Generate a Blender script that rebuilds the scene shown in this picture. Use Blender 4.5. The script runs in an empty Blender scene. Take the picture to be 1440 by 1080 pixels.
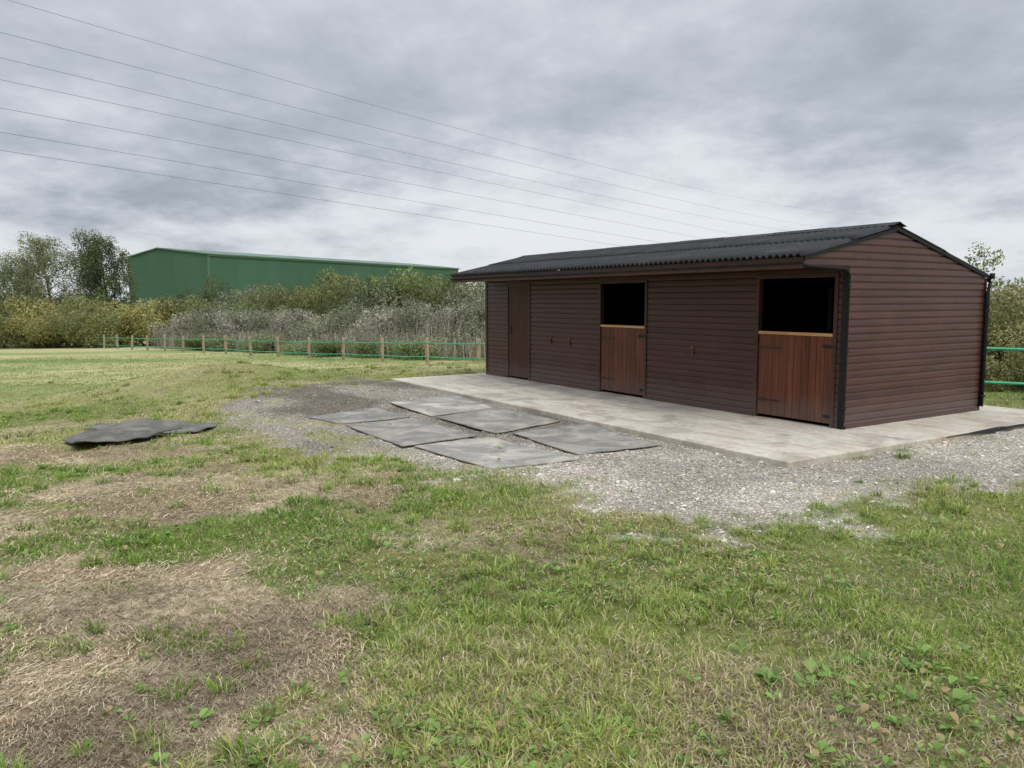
import bpy, math, numpy as np
from mathutils import Matrix, Vector
rng=np.random.default_rng(7)
sc=bpy.context.scene
sc.view_settings.view_transform='Standard'; sc.view_settings.look='None'; sc.view_settings.exposure=0
COL=sc.collection
# ------------------------------------------------------------------ noise
def h2(ix,iy,s):
    n=(ix.astype(np.int64)*374761393+iy.astype(np.int64)*668265263+s*974634777)&0xffffffff
    n=((n^(n>>13))*1274126177)&0xffffffff
    n=(n^(n>>16))&0xffffffff
    return n/4294967295.0
def vn(x,y,s=0):
    x=np.asarray(x,float);y=np.asarray(y,float)
    ix=np.floor(x);iy=np.floor(y);fx=x-ix;fy=y-iy
    fx=fx*fx*(3-2*fx);fy=fy*fy*(3-2*fy)
    a=h2(ix,iy,s);b=h2(ix+1,iy,s);c=h2(ix,iy+1,s);d=h2(ix+1,iy+1,s)
    return (a*(1-fx)+b*fx)*(1-fy)+(c*(1-fx)+d*fx)*fy
def fbm(x,y,s=0,o=4):
    r=0;a=.5;t=0
    for i in range(o):
        r=r+a*vn(x*2**i+i*17.3,y*2**i-i*9.1,s+i);t+=a;a*=.5
    return r/t
def sst(a,b,x):
    t=np.clip((x-a)/(b-a),0,1);return t*t*(3-2*t)
# ------------------------------------------------------------------ layout
AX,AY,ANG=4.0541,9.6278,2.1255
L,W=8.7213,3.1062
OH,ZE,RM,ZR,ZS=.82,2.115,.95,2.5136,1.989
WR=3.17
PT=.0904
ux,uy=math.cos(ANG),math.sin(ANG); vx,vy=math.sin(ANG),-math.cos(ANG)
SU0,SU1,SV0,SV1=-.97,8.93,-2.16,3.75
def uv(x,y):
    dx=x-AX;dy=y-AY
    return dx*ux+dy*uy, dx*vx+dy*vy
def slabdist(x,y):
    u,v=uv(x,y)
    du=np.maximum(np.maximum(SU0-u,u-SU1),0);dv=np.maximum(np.maximum(SV0-v,v-SV1),0)
    return np.hypot(du,dv), ((u>SU0)&(u<SU1)&(v>SV0)&(v<SV1))
def gh(x,y,micro=True):
    x=np.asarray(x,float);y=np.asarray(y,float)
    yy=np.clip(y,-50,66)
    sp=np.log1p(np.exp(np.clip((yy-7)/1.5,-30,40)))*1.5
    f=-.05-.038*sp
    d,ins=slabdist(x,y)
    w=1-sst(3.1,7.0,d)
    z=f*(1-w)+(-.06)*w
    z=z+.22*np.exp(-(((x+3.8)/1.3)**2+((y-12.9)/1.7)**2))*sst(.3,1.2,d)
    z=z+(.34+.30*(fbm(x*.8,y*.8,23)-.5))*np.exp(-(((x+6.2)/2.8)**2+((y-15.8)/1.3)**2))+.2*np.exp(-(((x+10.5)/2.2)**2+((y-17.5)/1.1)**2))
    if micro:
        amp=.25+.75*sst(0.1,1.2,d)
        z=z+amp*(.06*(fbm(x*.9,y*.9,3)-.5)+.045*(fbm(x*4,y*4,5)-.5))
        z=z+.14*(fbm(x*.12,y*.12,9)-.5)*sst(5,14,d)*sst(12,22,np.hypot(x,y))
    z=np.where(ins & (d<=0),z-.02,z)
    return z
def polymask(x,y,P,soft,amp,sc_=1.6,seed=11,oct_=4):
    P=np.array(P,float);n=len(P)
    d=np.full(x.shape,1e9);ins=np.zeros(x.shape,bool)
    for i in range(n):
        a=P[i];b=P[(i+1)%n];e=b-a
        t=np.clip(((x-a[0])*e[0]+(y-a[1])*e[1])/(e@e),0,1)
        d=np.minimum(d,np.hypot(x-a[0]-t*e[0],y-a[1]-t*e[1]))
        c=((a[1]>y)!=(b[1]>y))&(x<(b[0]-a[0])*(y-a[1])/(b[1]-a[1]+1e-12)+a[0])
        ins^=c
    sd=np.where(ins,d,-d)
    if amp: sd=sd+amp*(fbm(x*sc_,y*sc_,seed,oct_)-.5)*2
    return sst(-soft,soft,sd)
GRAVEL=[(-3.5,9.7),(-4.1,11.2),(-4.1,13.2),(-3.1,15.2),(-2.2,16.3),(0,14),(3.6,8.5),(6.73,10.8),(9,12),(10.5,9.5),(7.5,8.3),(5.6,7.4),(4.5,6.8),(3.4,6.8),(2.4,5.95),(1.7,5.6),(1.0,6.0),(0.25,6.75),(-.55,7.2),(-1.7,8.1)]
HAYA=[(-5.5,5.15),(-3.2,4.8),(-2.35,4.9),(-1.31,4.5),(-.62,4.25),(-.35,3.85),(-.5,3.4),(-.65,2.98),(-.8,2.4),(-1.1,1.2),(-5.5,1.2)]
HAYB=[(-7,7.2),(-4.49,7.0),(-3.83,7.33),(-3.0,7.9),(-1.55,7.45),(-.9,6.9),(-1.1,6.3),(-1.94,5.9),(-2.94,5.65),(-3.55,5.45),(-6.5,5.3)]
HAYC=[(-7.5,9.5),(-6.0,9.4),(-4.6,9.0),(-3.6,9.0),(-3.2,8.4),(-4.6,8.1),(-7.5,8.2)]
def masks(x,y):
    g=polymask(x,y,GRAVEL,.5,1.15,2.8,11,6)
    g=g*(1-.8*sst(.58,.66,fbm(x*1.6+8,y*1.6,45,5))*sst(1.6,3.0,slabdist(x,y)[0]))
    tuf=.85*sst(.58,.70,fbm(x*1.9+2,y*1.9,43,5))
    A=polymask(x,y,HAYA,.32,.85,3.2,21,6)
    h=np.maximum(.9*polymask(x,y,HAYB,.35,.9,2.4,31,6),.9*polymask(x,y,HAYC,.25,.5,2,37))
    n=fbm(x*.75+3.1,y*.75,41,5)
    r=np.hypot(x,y)
    b=sst(.56,.68,n)*.5*(1-sst(12,22,r))
    h=np.maximum(h,b*(1-g))*(1-tuf)
    h=np.maximum(h,A*(1-.35*tuf))
    return g,h*(1-g*.7)
# ------------------------------------------------------------------ mesh helpers
def npmesh(name,V,T,mats,color=None,smooth=False,attrs=None):
    me=bpy.data.meshes.new(name)
    V=np.ascontiguousarray(V,dtype=np.float32);T=np.ascontiguousarray(T,dtype=np.int32)
    k=T.shape[1]
    me.vertices.add(len(V));me.vertices.foreach_set('co',V.ravel())
    me.loops.add(T.size);me.loops.foreach_set('vertex_index',T.ravel())
    me.polygons.add(len(T));me.polygons.foreach_set('loop_start',np.arange(0,T.size,k,dtype=np.int32))
    me.polygons.foreach_set('use_smooth',np.full(len(T),smooth))
    for m in (mats if isinstance(mats,(list,tuple)) else [mats]): me.materials.append(m)
    me.update(calc_edges=True)
    if color is not None:
        a=me.color_attributes.new('Col','FLOAT_COLOR','POINT')
        c=np.ones((len(V),4),np.float32);c[:,:3]=color
        a.data.foreach_set('color',c.ravel())
    if attrs:
        for n_,arr in attrs.items():
            a=me.attributes.new(n_,'FLOAT','POINT');a.data.foreach_set('value',np.asarray(arr,np.float32))
    return me
def obj(name,me,parent=None,**kw):
    o=bpy.data.objects.new(name,me);COL.objects.link(o)
    if parent: o.parent=parent
    for k,v in kw.items(): o[k]=v
    return o
class MB:
    def __init__(s): s.v=[];s.f=[]
    def add(s,v,f):
        n=len(s.v);s.v+= [tuple(p) for p in v];s.f+=[tuple(i+n for i in q) for q in f];return s
    def box(s,a,b):
        x0,y0,z0=a;x1,y1,z1=b
        return s.add([(x0,y0,z0),(x1,y0,z0),(x1,y1,z0),(x0,y1,z0),(x0,y0,z1),(x1,y0,z1),(x1,y1,z1),(x0,y1,z1)],
          [(0,3,2,1),(4,5,6,7),(0,1,5,4),(1,2,6,5),(2,3,7,6),(3,0,4,7)])
    def tube(s,P,R,n=8,cap=True):
        P=[Vector(p) for p in P]
        if not hasattr(R,'__len__'): R=[R]*len(P)
        rings=[]
        for i,p in enumerate(P):
            d=(P[min(i+1,len(P)-1)]-P[max(i-1,0)]).normalized()
            a=d.cross(Vector((0,0,1)) if abs(d.z)<.9 else Vector((1,0,0))).normalized();b=d.cross(a)
            rings.append([p+(a*math.cos(t)+b*math.sin(t))*R[i] for t in [2*math.pi*k/n for k in range(n)]])
        v=[q for r in rings for q in r];f=[]
        for i in range(len(P)-1):
            for k in range(n):
                f.append((i*n+k,i*n+(k+1)%n,(i+1)*n+(k+1)%n,(i+1)*n+k))
        if cap:
            f.append(tuple(range(n-1,-1,-1)));f.append(tuple((len(P)-1)*n+k for k in range(n)))
        return s.add(v,f)
    def mesh(s,name,mat,smooth=False):
        me=bpy.data.meshes.new(name);me.from_pydata(s.v,[],s.f)
        for m in (mat if isinstance(mat,(list,tuple)) else [mat]): me.materials.append(m)
        if smooth:
            for p in me.polygons: p.use_smooth=True
        me.update();return me
def bevel(o,w=.004,seg=2):
    m=o.modifiers.new('bevel','BEVEL');m.width=w;m.segments=seg;m.limit_method='ANGLE'
# ------------------------------------------------------------------ materials
class NT:
    def __init__(s,name):
        s.m=bpy.data.materials.new(name);s.m.use_nodes=True;s.t=s.m.node_tree;s.n=s.t.nodes
        s.b=s.n['Principled BSDF'];s.out=s.n['Material Output']
    def new(s,t,**k):
        n=s.n.new(t)
        for a,b in k.items(): setattr(n,a,b)
        return n
    def L(s,a,b): s.t.links.new(a,b)
    def mapping(s,scale,coord='Object'):
        tc=s.new('ShaderNodeTexCoord');mp=s.new('ShaderNodeMapping');mp.inputs['Scale'].default_value=scale
        s.L(tc.outputs[coord],mp.inputs[0]);return mp.outputs[0]
    def noise(s,vec,scale,detail=4,rough=.55,dist=0):
        n=s.new('ShaderNodeTexNoise');n.inputs['Scale'].default_value=scale;n.inputs['Detail'].default_value=detail
        n.inputs['Roughness'].default_value=rough;n.inputs['Distortion'].default_value=dist
        if vec is not None: s.L(vec,n.inputs['Vector'])
        return n.outputs['Fac']
    def ramp(s,fac,stops):
        r=s.new('ShaderNodeValToRGB');e=r.color_ramp.elements
        while len(e)>1: e.remove(e[-1])
        e[0].position=stops[0][0];e[0].color=(*stops[0][1],1)
        for p,c in stops[1:]:
            q=e.new(p);q.color=(*c,1)
        s.L(fac,r.inputs[0]);return r.outputs[0]
    def mix(s,fac,a,b,mode='MIX'):
        m=s.new('ShaderNodeMix');m.data_type='RGBA';m.blend_type=mode
        for i,v in ((0,fac),(6,a),(7,b)):
            if isinstance(v,(int,float)): m.inputs[i].default_value=v
            elif isinstance(v,tuple): m.inputs[i].default_value=(*v,1)
            else: s.L(v,m.inputs[i])
        return m.outputs[2]
    def math(s,op,a,b=0,clamp=False):
        m=s.new('ShaderNodeMath',operation=op);m.use_clamp=clamp
        for i,v in ((0,a),(1,b)):
            if isinstance(v,(int,float)): m.inputs[i].default_value=v
            else: s.L(v,m.inputs[i])
        return m.outputs[0]
    def bump(s,h,st=.3,d=.01):
        b=s.new('ShaderNodeBump');b.inputs['Strength'].default_value=st;b.inputs['Distance'].default_value=d
        s.L(h,b.inputs['Height']);s.L(b.outputs[0],s.b.inputs['Normal'])
    def fin(s,col,rough=.7,spec=.3):
        if isinstance(col,tuple): s.b.inputs['Base Color'].default_value=(*col,1)
        else: s.L(col,s.b.inputs['Base Color'])
        if isinstance(rough,(int,float)): s.b.inputs['Roughness'].default_value=rough
        else: s.L(rough,s.b.inputs['Roughness'])
        s.b.inputs['Specular IOR Level'].default_value=spec
        return s.m
def woodmat(name,dark,light,scale,board_axis=None,pitch=PT,rough=.5,spec=.35,fade=None,dirt=.45,bv=.26,fd=.35):
    s=NT(name)
    v=s.mapping(scale);n=s.noise(v,1,6,.6,.4)
    c=s.ramp(n,[(.3,dark),(.72,light)])
    tc=s.new('ShaderNodeTexCoord');sep=s.new('ShaderNodeSeparateXYZ');s.L(tc.outputs['Object'],sep.inputs[0])
    if board_axis is not None:
        fl=s.math('FLOOR',s.math('DIVIDE',sep.outputs[board_axis],pitch))
        wn=s.new('ShaderNodeTexWhiteNoise',noise_dimensions='1D');s.L(fl,wn.inputs['W'])
        k=s.math('ADD',s.math('MULTIPLY',wn.outputs[0],bv),1-bv/2)
        cm=s.new('ShaderNodeCombineColor');[s.L(k,cm.inputs[i]) for i in range(3)]
        c=s.mix(1,c,cm.outputs[0],'MULTIPLY')
    big=s.noise(s.mapping((1.2,1.2,1.2)),1.3,3,.6)
    c=s.mix(s.math('MULTIPLY',s.ramp(big,[(.42,(0,0,0)),(.72,(1,1,1))]),fd),c,fade or tuple(x*1.9+.01 for x in light))
    if dirt:
        sp=s.new('ShaderNodeMapRange');sp.inputs['From Min'].default_value=.0;sp.inputs['From Max'].default_value=.3
        sp.inputs['To Min'].default_value=dirt;sp.inputs['To Max'].default_value=0
        s.L(s.math('ADD',sep.outputs[2],s.math('MULTIPLY',s.noise(s.mapping((3,3,1)),2,4),-.2)),sp.inputs['Value'])
        c=s.mix(sp.outputs[0],c,(.13,.1,.085))
    s.bump(n,.35,.004)
    r=s.math('ADD',s.math('MULTIPLY',big,.35),rough-.17)
    return s.fin(c,r,spec)
M_clad=woodmat('stained_cladding',(.030,.0105,.008),(.066,.0215,.0155),(1.5,1.5,26),2,PT,.40,.32,fade=(.095,.040,.030))
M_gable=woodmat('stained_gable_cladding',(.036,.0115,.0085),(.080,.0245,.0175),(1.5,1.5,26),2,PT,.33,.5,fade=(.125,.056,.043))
M_door=woodmat('stained_door_boards',(.062,.018,.009),(.165,.05,.022),(24,24,1.4),0,.116,.45,.25,fade=(.07,.022,.012),bv=.5,fd=.55)
M_tack=woodmat('stained_tack_door',(.036,.0115,.0085),(.080,.025,.016),(24,24,1.4),0,.107,.5,.2,fade=(.085,.03,.02))
M_trimw=woodmat('stained_trim',(.026,.0095,.007),(.062,.023,.017),(3,3,3),None,.1,.45,.3)
M_fascia=woodmat('fascia_wood',(.045,.018,.013),(.10,.042,.031),(2,14,14),None,.1,.5,.3,dirt=0)
M_cap=woodmat('fresh_timber',(.38,.19,.07),(.60,.34,.15),(3,20,20),None,.1,.55,.3,fade=(.45,.26,.12),dirt=0)
def plain(name,c,rough=.5,spec=.4,metal=0,nsc=20,var=.3):
    s=NT(name);n=s.noise(s.mapping((1,1,1)),nsc,4)
    col=s.ramp(n,[(.3,tuple(x*(1-var) for x in c)),(.7,tuple(x*(1+var) for x in c))])
    s.b.inputs['Metallic'].default_value=metal;s.bump(n,.15,.003)
    return s.fin(col,rough,spec)
M_black=plain('black_plastic',(.010,.010,.010),.5,.22)
M_iron=plain('black_iron',(.02,.019,.018),.5,.5,.4)
M_hinge=plain('stained_over_hinge',(.04,.015,.010),.5,.3)
M_int=plain('interior_wood',(.03,.016,.013),.8,.2,0,6)
M_rust=plain('rusty_metal',(.17,.07,.045),.7,.3,.2,30)
s=NT('bitumen_roof');v=s.mapping((1,1,1));n=s.noise(v,3,6,.65);n2=s.noise(v,120,2)
c=s.ramp(n,[(.3,(.015,.0145,.0145)),(.55,(.026,.0255,.026)),(.8,(.06,.058,.054))])
s.bump(n2,.2,.002);M_roof=s.fin(c,.7,.22)
s=NT('wet_concrete');v=s.mapping((1,1,1));n=s.noise(v,.9,6,.62,.6);n2=s.noise(v,14,5,.6);n3=s.noise(s.mapping((.6,3,1)),1.7,5,.6,.5)
c=s.ramp(n,[(.32,(.38,.34,.27)),(.5,(.52,.475,.385)),(.7,(.66,.615,.51))])
c=s.mix(.4,c,s.ramp(n2,[(.3,(.32,.29,.235)),(.7,(.70,.65,.54))]))
red=s.ramp(n3,[(.50,(0,0,0)),(.66,(1,1,1))])
c=s.mix(s.math('MULTIPLY',red,.55),c,(.30,.20,.14))
wet=s.ramp(s.noise(v,1.3,6,.68,.4),[(.50,(0,0,0)),(.60,(1,1,1))])
c=s.mix(s.math('MULTIPLY',wet,.45),c,(.25,.20,.145))
s.bump(n2,.25,.004);M_conc=s.fin(c,s.math('SUBTRACT',.85,s.math('MULTIPLY',wet,.35)),.28)
def rubber(name,k,kc=1.0):
    s=NT(name);v=s.mapping((1,1,1));n2=s.noise(v,40,4,.7)
    oi=s.new('ShaderNodeObjectInfo')
    mp=s.new('ShaderNodeVectorMath',operation='ADD');s.L(v,mp.inputs[0]);cmb=s.new('ShaderNodeCombineXYZ');s.L(s.math('MULTIPLY',oi.outputs['Random'],30),cmb.inputs[0]);s.L(cmb.outputs[0],mp.inputs[1])
    n=s.noise(mp.outputs[0],2.2,7,.68,.8)
    c=s.ramp(n,[(.3,tuple(k*x for x in (.15,.143,.13))),(.46,tuple(k*x for x in (.225,.213,.187))),(.58,tuple(k*x for x in (.34,.315,.265))),(.75,tuple(k*x for x in (.50,.455,.37)))])
    c=s.mix(s.math('MULTIPLY',s.ramp(n2,[(.45,(0,0,0)),(.75,(1,1,1))]),.6),c,(.17*k,.158*k,.13*k))
    s.bump(n2,.5,.006);return s.fin(c,.85,.2)
M_rub=[rubber('rubber_mat_worn',.95),rubber('rubber_mat_dusty',1.2),rubber('rubber_mat_dark',.55)]
def leafmat(name,trans=.3,rough=.6,spec=.25,obj_var=.2):
    s=NT(name);a=s.new('ShaderNodeVertexColor',layer_name='Col')
    oi=s.new('ShaderNodeObjectInfo')
    k=s.math('ADD',s.math('MULTIPLY',oi.outputs['Random'],obj_var*2),1-obj_var)
    cm=s.new('ShaderNodeCombineColor');[s.L(k,cm.inputs[i]) for i in range(3)]
    c=s.mix(1,a.outputs[0],cm.outputs[0],'MULTIPLY')
    s.fin(c,rough,spec)
    tr=s.new('ShaderNodeBsdfTranslucent');s.L(c,tr.inputs[0]);mx=s.new('ShaderNodeMixShader');mx.inputs[0].default_value=trans
    s.L(s.b.outputs[0],mx.inputs[1]);s.L(tr.outputs[0],mx.inputs[2]);s.L(mx.outputs[0],s.out.inputs[0]);return s.m
M_leaf=leafmat('leaf',.3);M_blade=leafmat('grass_blade',.35,.55,.3,0);M_straw=leafmat('straw',.15,.7,.2,0)
s=NT('stone');a=s.new('ShaderNodeVertexColor',layer_name='Col');M_stone=s.fin(a.outputs[0],.85,.25)
s=NT('bark');n=s.noise(s.mapping((6,6,1.5)),3,5);M_bark=s.fin(s.ramp(n,[(.3,(.05,.04,.03)),(.7,(.16,.13,.1))]),.9,.1)
s=NT('ground_soil')
a=s.new('ShaderNodeVertexColor',layer_name='Col')
g=s.new('ShaderNodeAttribute',attribute_name='gravel')
v=s.mapping((1,1,1))
n=s.noise(v,3.5,8,.7);n2=s.noise(v,28,6,.75)
k=s.ramp(n,[(.25,(.7,.7,.7)),(.5,(1,1,1)),(.75,(1.28,1.26,1.22))])
c=s.mix(1,a.outputs[0],k,'MULTIPLY')
k2=s.ramp(n2,[(.3,(.55,.55,.55)),(.5,(1,1,1)),(.72,(1.45,1.42,1.34))])
c=s.mix(1,c,k2,'MULTIPLY')
vo=s.new('ShaderNodeTexVoronoi');vo.inputs['Scale'].default_value=68;s.L(v,vo.inputs['Vector'])
sh=s.new('ShaderNodeSeparateColor');s.L(vo.outputs['Color'],sh.inputs[0])
gr=s.ramp(sh.outputs[0],[(0,(.45,.44,.42)),(.4,(.82,.81,.78)),(.8,(1.25,1.23,1.18)),(1,(1.6,1.58,1.52))])
gr=s.mix(s.ramp(vo.outputs['Distance'],[(.3,(0,0,0)),(.65,(1,1,1))]),gr,(.5,.47,.42))
gr=s.mix(1,c,gr,'MULTIPLY')
c=s.mix(g.outputs['Fac'],c,gr)
s.bump(s.math('ADD',s.math('MULTIPLY',n,.6),s.math('MULTIPLY',n2,.6)),.8,.03)
M_ground=s.fin(c,.95,.1)

# ------------------------------------------------------------------ ground sheet
def axis(lo,hi,st,far,gf=1.13):
    a=list(np.arange(lo,hi,st));d=st
    x=a[-1];up=[]
    while x<far: d*=gf;x+=d;up.append(x)
    x=a[0];d=st;dn=[]
    while x>-far: d*=gf;x-=d;dn.append(x)
    return np.array(dn[::-1]+a+up)
gx=axis(-9,10,.07,3500);gy=axis(1,17.5,.07,4000)
gy=gy[gy>-60]
X,Y=np.meshgrid(gx,gy);Xf=X.ravel();Yf=Y.ravel()
Zf=gh(Xf,Yf)
gm,hm=masks(Xf,Yf)
lf=fbm(Xf*.25,Yf*.25,51);mf=fbm(Xf*1.1,Yf*1.1,55,5)
def lerp(a,b,t): return a*(1-t[:,None])+b*t[:,None]
cg=lerp(np.array([.15,.17,.05]),np.array([.27,.25,.11]),sst(.35,.65,lf))
far=sst(12,26,np.hypot(Xf,Yf))
strk=fbm(Xf*.09,Yf*.3,57,4)
cfar=lerp(np.array([.19,.25,.085]),np.array([.39,.36,.18]),sst(.4,.62,strk))
cfar*=(.8+.4*fbm(Xf*.6,Yf*1.3,59,4))[:,None]
cg=lerp(cg,cfar,far)
ch=lerp(np.array([.27,.205,.135]),np.array([.49,.40,.27]),sst(.36,.64,mf))
c=lerp(cg,ch,hm)
def gravtone(x,y):
    u_,_=uv(x,y)
    t=sst(.38,.62,fbm(x*.8+9,y*.8,61))
    return np.clip(t*.5+.62*sst(3.4,.0,u_),0,1)
cgr=lerp(np.array([.21,.19,.155]),np.array([.56,.52,.45]),gravtone(Xf,Yf))
c=lerp(c,cgr,gm)
ny,nx=X.shape
idx=np.arange(nx*ny).reshape(ny,nx)
Q=np.stack([idx[:-1,:-1],idx[:-1,1:],idx[1:,1:],idx[1:,:-1]],-1).reshape(-1,4)
o=obj('ground',npmesh('ground',np.stack([Xf,Yf,Zf],1),Q,M_ground,c,True,{'gravel':gm}),kind='structure')

# ------------------------------------------------------------------ camera
f_,th,ro=1110.05,.1064,-.0028
F=np.array([0,math.cos(th),-math.sin(th)]);U0=np.array([0,math.sin(th),math.cos(th)]);R0=np.array([1.,0,0])
R=math.cos(ro)*R0+math.sin(ro)*U0;U=math.cos(ro)*U0-math.sin(ro)*R0
cd=bpy.data.cameras.new('camera');co=bpy.data.objects.new('camera',cd);COL.objects.link(co)
co.matrix_world=Matrix(((R[0],U[0],-F[0],0),(R[1],U[1],-F[1],0),(R[2],U[2],-F[2],1.6),(0,0,0,1)))
cd.sensor_width=36;cd.lens=f_/1440*36;cd.clip_start=.05;cd.clip_end=9000;sc.camera=co

# ------------------------------------------------------------------ grass
mats_poly=[[(-2.82,10.82),(-2.04,11.81),(-1.43,11.02),(-2.27,10.37)],
[(-1.94,12.46),(-1.02,13.59),(-.28,11.97),(-1.15,11.08)],
[(-2.23,10.30),(-1.36,10.91),(-.42,9.49),(-1.24,8.79)],
[(-1.08,11.0),(-.24,12.0),(.66,10.62),(-.20,9.65)],
[(-1.11,8.80),(-.29,9.40),(.70,8.0),(-.19,7.52)],
[(0,9.68),(1.0,10.37),(1.67,8.83),(.71,8.26)],
[(-5.85,10.45),(-5.35,10.95),(-3.85,10.4),(-3.95,9.8)],
[(-5.5,9.45),(-5.45,10.2),(-4.1,9.85),(-4.95,8.9)]]
def inmats(x,y):
    r=np.zeros(x.shape,bool)
    for i,P in enumerate(mats_poly): r|=polymask(x,y,P,.01,0 if i<6 else .12,4)>.5
    return r
def sample(n,r0,r1,ang=50):
    a=rng.uniform(-math.radians(ang),math.radians(ang),n);r=np.exp(rng.uniform(math.log(r0),math.log(r1),n))
    return r*np.sin(a),r*np.cos(a),r
def bladegeo(x,y,h,w,col,bend,la=None):
    n=len(x);z=gh(x,y)-.004
    az=rng.uniform(0,2*np.pi,n)
    if la is None: la=rng.uniform(0,2*np.pi,n)
    wx,wy=np.cos(az)*w/2,np.sin(az)*w/2
    dx,dy=np.cos(la)*bend*h,np.sin(la)*bend*h
    hz=h*np.sqrt(np.clip(1-bend*bend*.6,.1,1))
    V=np.zeros((n,5,3))
    V[:,0]=np.stack([x-wx,y-wy,z],1);V[:,1]=np.stack([x+wx,y+wy,z],1)
    V[:,2]=np.stack([x+dx*.35-wx*.8,y+dy*.35-wy*.8,z+hz*.6],1);V[:,3]=np.stack([x+dx*.35+wx*.8,y+dy*.35+wy*.8,z+hz*.6],1)
    V[:,4]=np.stack([x+dx,y+dy,z+hz*(1-.25*bend)],1)
    b=(np.arange(n)*5)[:,None,None]
    T=(np.array([[0,1,3],[0,3,2],[2,3,4]])[None]+b).reshape(-1,3)
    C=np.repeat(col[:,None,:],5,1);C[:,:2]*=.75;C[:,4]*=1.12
    return V.reshape(-1,3),T,C.reshape(-1,3)
GA,GB,GD=np.array([.20,.35,.05]),np.array([.47,.52,.14]),np.array([.63,.54,.32])
def grasscol(x,y,n,h_,t):
    r_=np.hypot(x,y);fr=sst(12,24,r_)
    yel=sst(.35,.72,fbm(x*.5,y*.5,81)*.75+.25*fbm(x*.09,y*.3,57,4)+rng.normal(0,.11,n))
    col=lerp(GA,GB,yel)
    dry=sst(.52,.68,fbm(x*.9+4,y*.9,83,4))
    col=np.where((t<(.10+.16*yel+.3*h_+.28*dry)*(1-.6*fr))[:,None],GD,col)
    v=rng.uniform(.55,1.25,n);v=v*(1-fr)+(.86+.2*(v-.9))*fr
    col=lerp(col,np.tile(np.array([.33,.37,.13]),(n,1)),fr*.5)
    return col*v[:,None]
x,y,r=sample(540000,2.3,50)
g_,h_=masks(x,y);sd,ins=slabdist(x,y)
clump=fbm(x*2.2,y*2.2,71);tall=fbm(x*.8+5,y*.8,75)
p=(1-g_)**2*(1-h_*.94)*(.2+.8*sst(.37,.53,clump))
keep=(rng.random(len(x))<p)&(sd>.06)&~inmats(x,y)
x,y,r,clump,tall,h_=[q[keep] for q in (x,y,r,clump,tall,h_)]
n=len(x)
lush=sst(.42,.65,tall)*(1-sst(7,16,r))
h=(.020+.024*rng.random(n)+.05*lush*rng.random(n)+.04*sst(.5,.7,clump)*rng.random(n)+.0005*r)
h*=1-.3*h_
w=.0028+.0022*rng.random(n)+.00055*r
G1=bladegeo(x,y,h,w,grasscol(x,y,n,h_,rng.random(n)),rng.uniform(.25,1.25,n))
tx,ty,tr=sample(6000,2.3,24)
g_,h_=masks(tx,ty);sd,_=slabdist(tx,ty);cl=fbm(tx*.9+11,ty*.9,77)
p=(1-g_)**1.0*(1-.9*h_)*sst(.38,.6,cl);keep=(rng.random(len(tx))<p)&(sd>.15)&~inmats(tx,ty)
tx,ty,tr=tx[keep],ty[keep],tr[keep];m=len(tx);K=42
rad=(.02+.06*rng.random(m))*(1+.04*tr);th_=np.repeat(.04+.085*rng.random(m)**1.8,K)
a=rng.uniform(0,6.283,m*K);q=rng.random(m*K)**.6*np.repeat(rad,K)
x=np.repeat(tx,K)+np.cos(a)*q;y=np.repeat(ty,K)+np.sin(a)*q;r=np.repeat(tr,K);n=len(x)
tone=np.repeat(rng.uniform(.72,1.2,m),K)
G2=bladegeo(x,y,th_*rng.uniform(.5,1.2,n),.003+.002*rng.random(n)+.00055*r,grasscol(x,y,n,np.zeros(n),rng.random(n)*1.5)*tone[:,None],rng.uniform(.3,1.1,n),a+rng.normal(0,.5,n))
V=np.concatenate([G1[0],G2[0]]);T=np.concatenate([G1[1],G2[1]+len(G1[0])]);C=np.concatenate([G1[2],G2[2]])
obj('grass',npmesh('grass',V,T,M_blade,C),kind='stuff',label='rough patchy green and yellow field grass')
# lying straw
x,y,r=sample(400000,2.2,20)
g_,h_=masks(x,y);sd,ins=slabdist(x,y)
p=(.24*sst(.42,.62,fbm(x*1.3,y*1.3,93))+.03+.85*h_)*(1-g_*.95);keep=(rng.random(len(x))<p)&(sd>.1)&~inmats(x,y)
x,y,r,h_=[q[keep] for q in (x,y,r,h_)];n=len(x)
le=rng.uniform(.015,.075,n)*(1+.03*r);w=.0012+.0014*rng.random(n)+.0003*r
az=rng.uniform(0,2*np.pi,n)*.5+3*fbm(x*1.5,y*1.5,91);dz=rng.normal(0,.15,n);cu=rng.normal(0,.35,n)
z0=gh(x,y)+.003+.014*rng.random(n)**2*(1+1.6*(1-h_))
V=np.zeros((n,6,3))
for i,tt in enumerate((-.5,0,.5)):
    a=az+cu*tt*2
    px_=x+np.cos(a)*le*tt;py_=y+np.sin(a)*le*tt;pz=z0+dz*le*tt+.004*(1-abs(tt)*2)
    nx_,ny_=-np.sin(a)*w/2,np.cos(a)*w/2
    V[:,2*i]=np.stack([px_-nx_,py_-ny_,pz],1);V[:,2*i+1]=np.stack([px_+nx_,py_+ny_,pz+w*.3],1)
T=(np.array([[0,1,3],[0,3,2],[2,3,5],[2,5,4]])[None]+(np.arange(n)*6)[:,None,None]).reshape(-1,3)
col=lerp(np.array([.35,.265,.165]),np.array([.74,.63,.43]),rng.random(n))
rd=rng.random(n)<.07;col[rd]=np.array([.25,.13,.07])
col*=(rng.uniform(.5,1.2,n)*(.68+.56*sst(.3,.7,fbm(x*1.4,y*1.4,99,5))))[:,None]
obj('straw',npmesh('straw',V.reshape(-1,3),T,M_straw,np.repeat(col,6,0)),kind='stuff',label='dead matted cut grass lying on bare soil')
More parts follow.
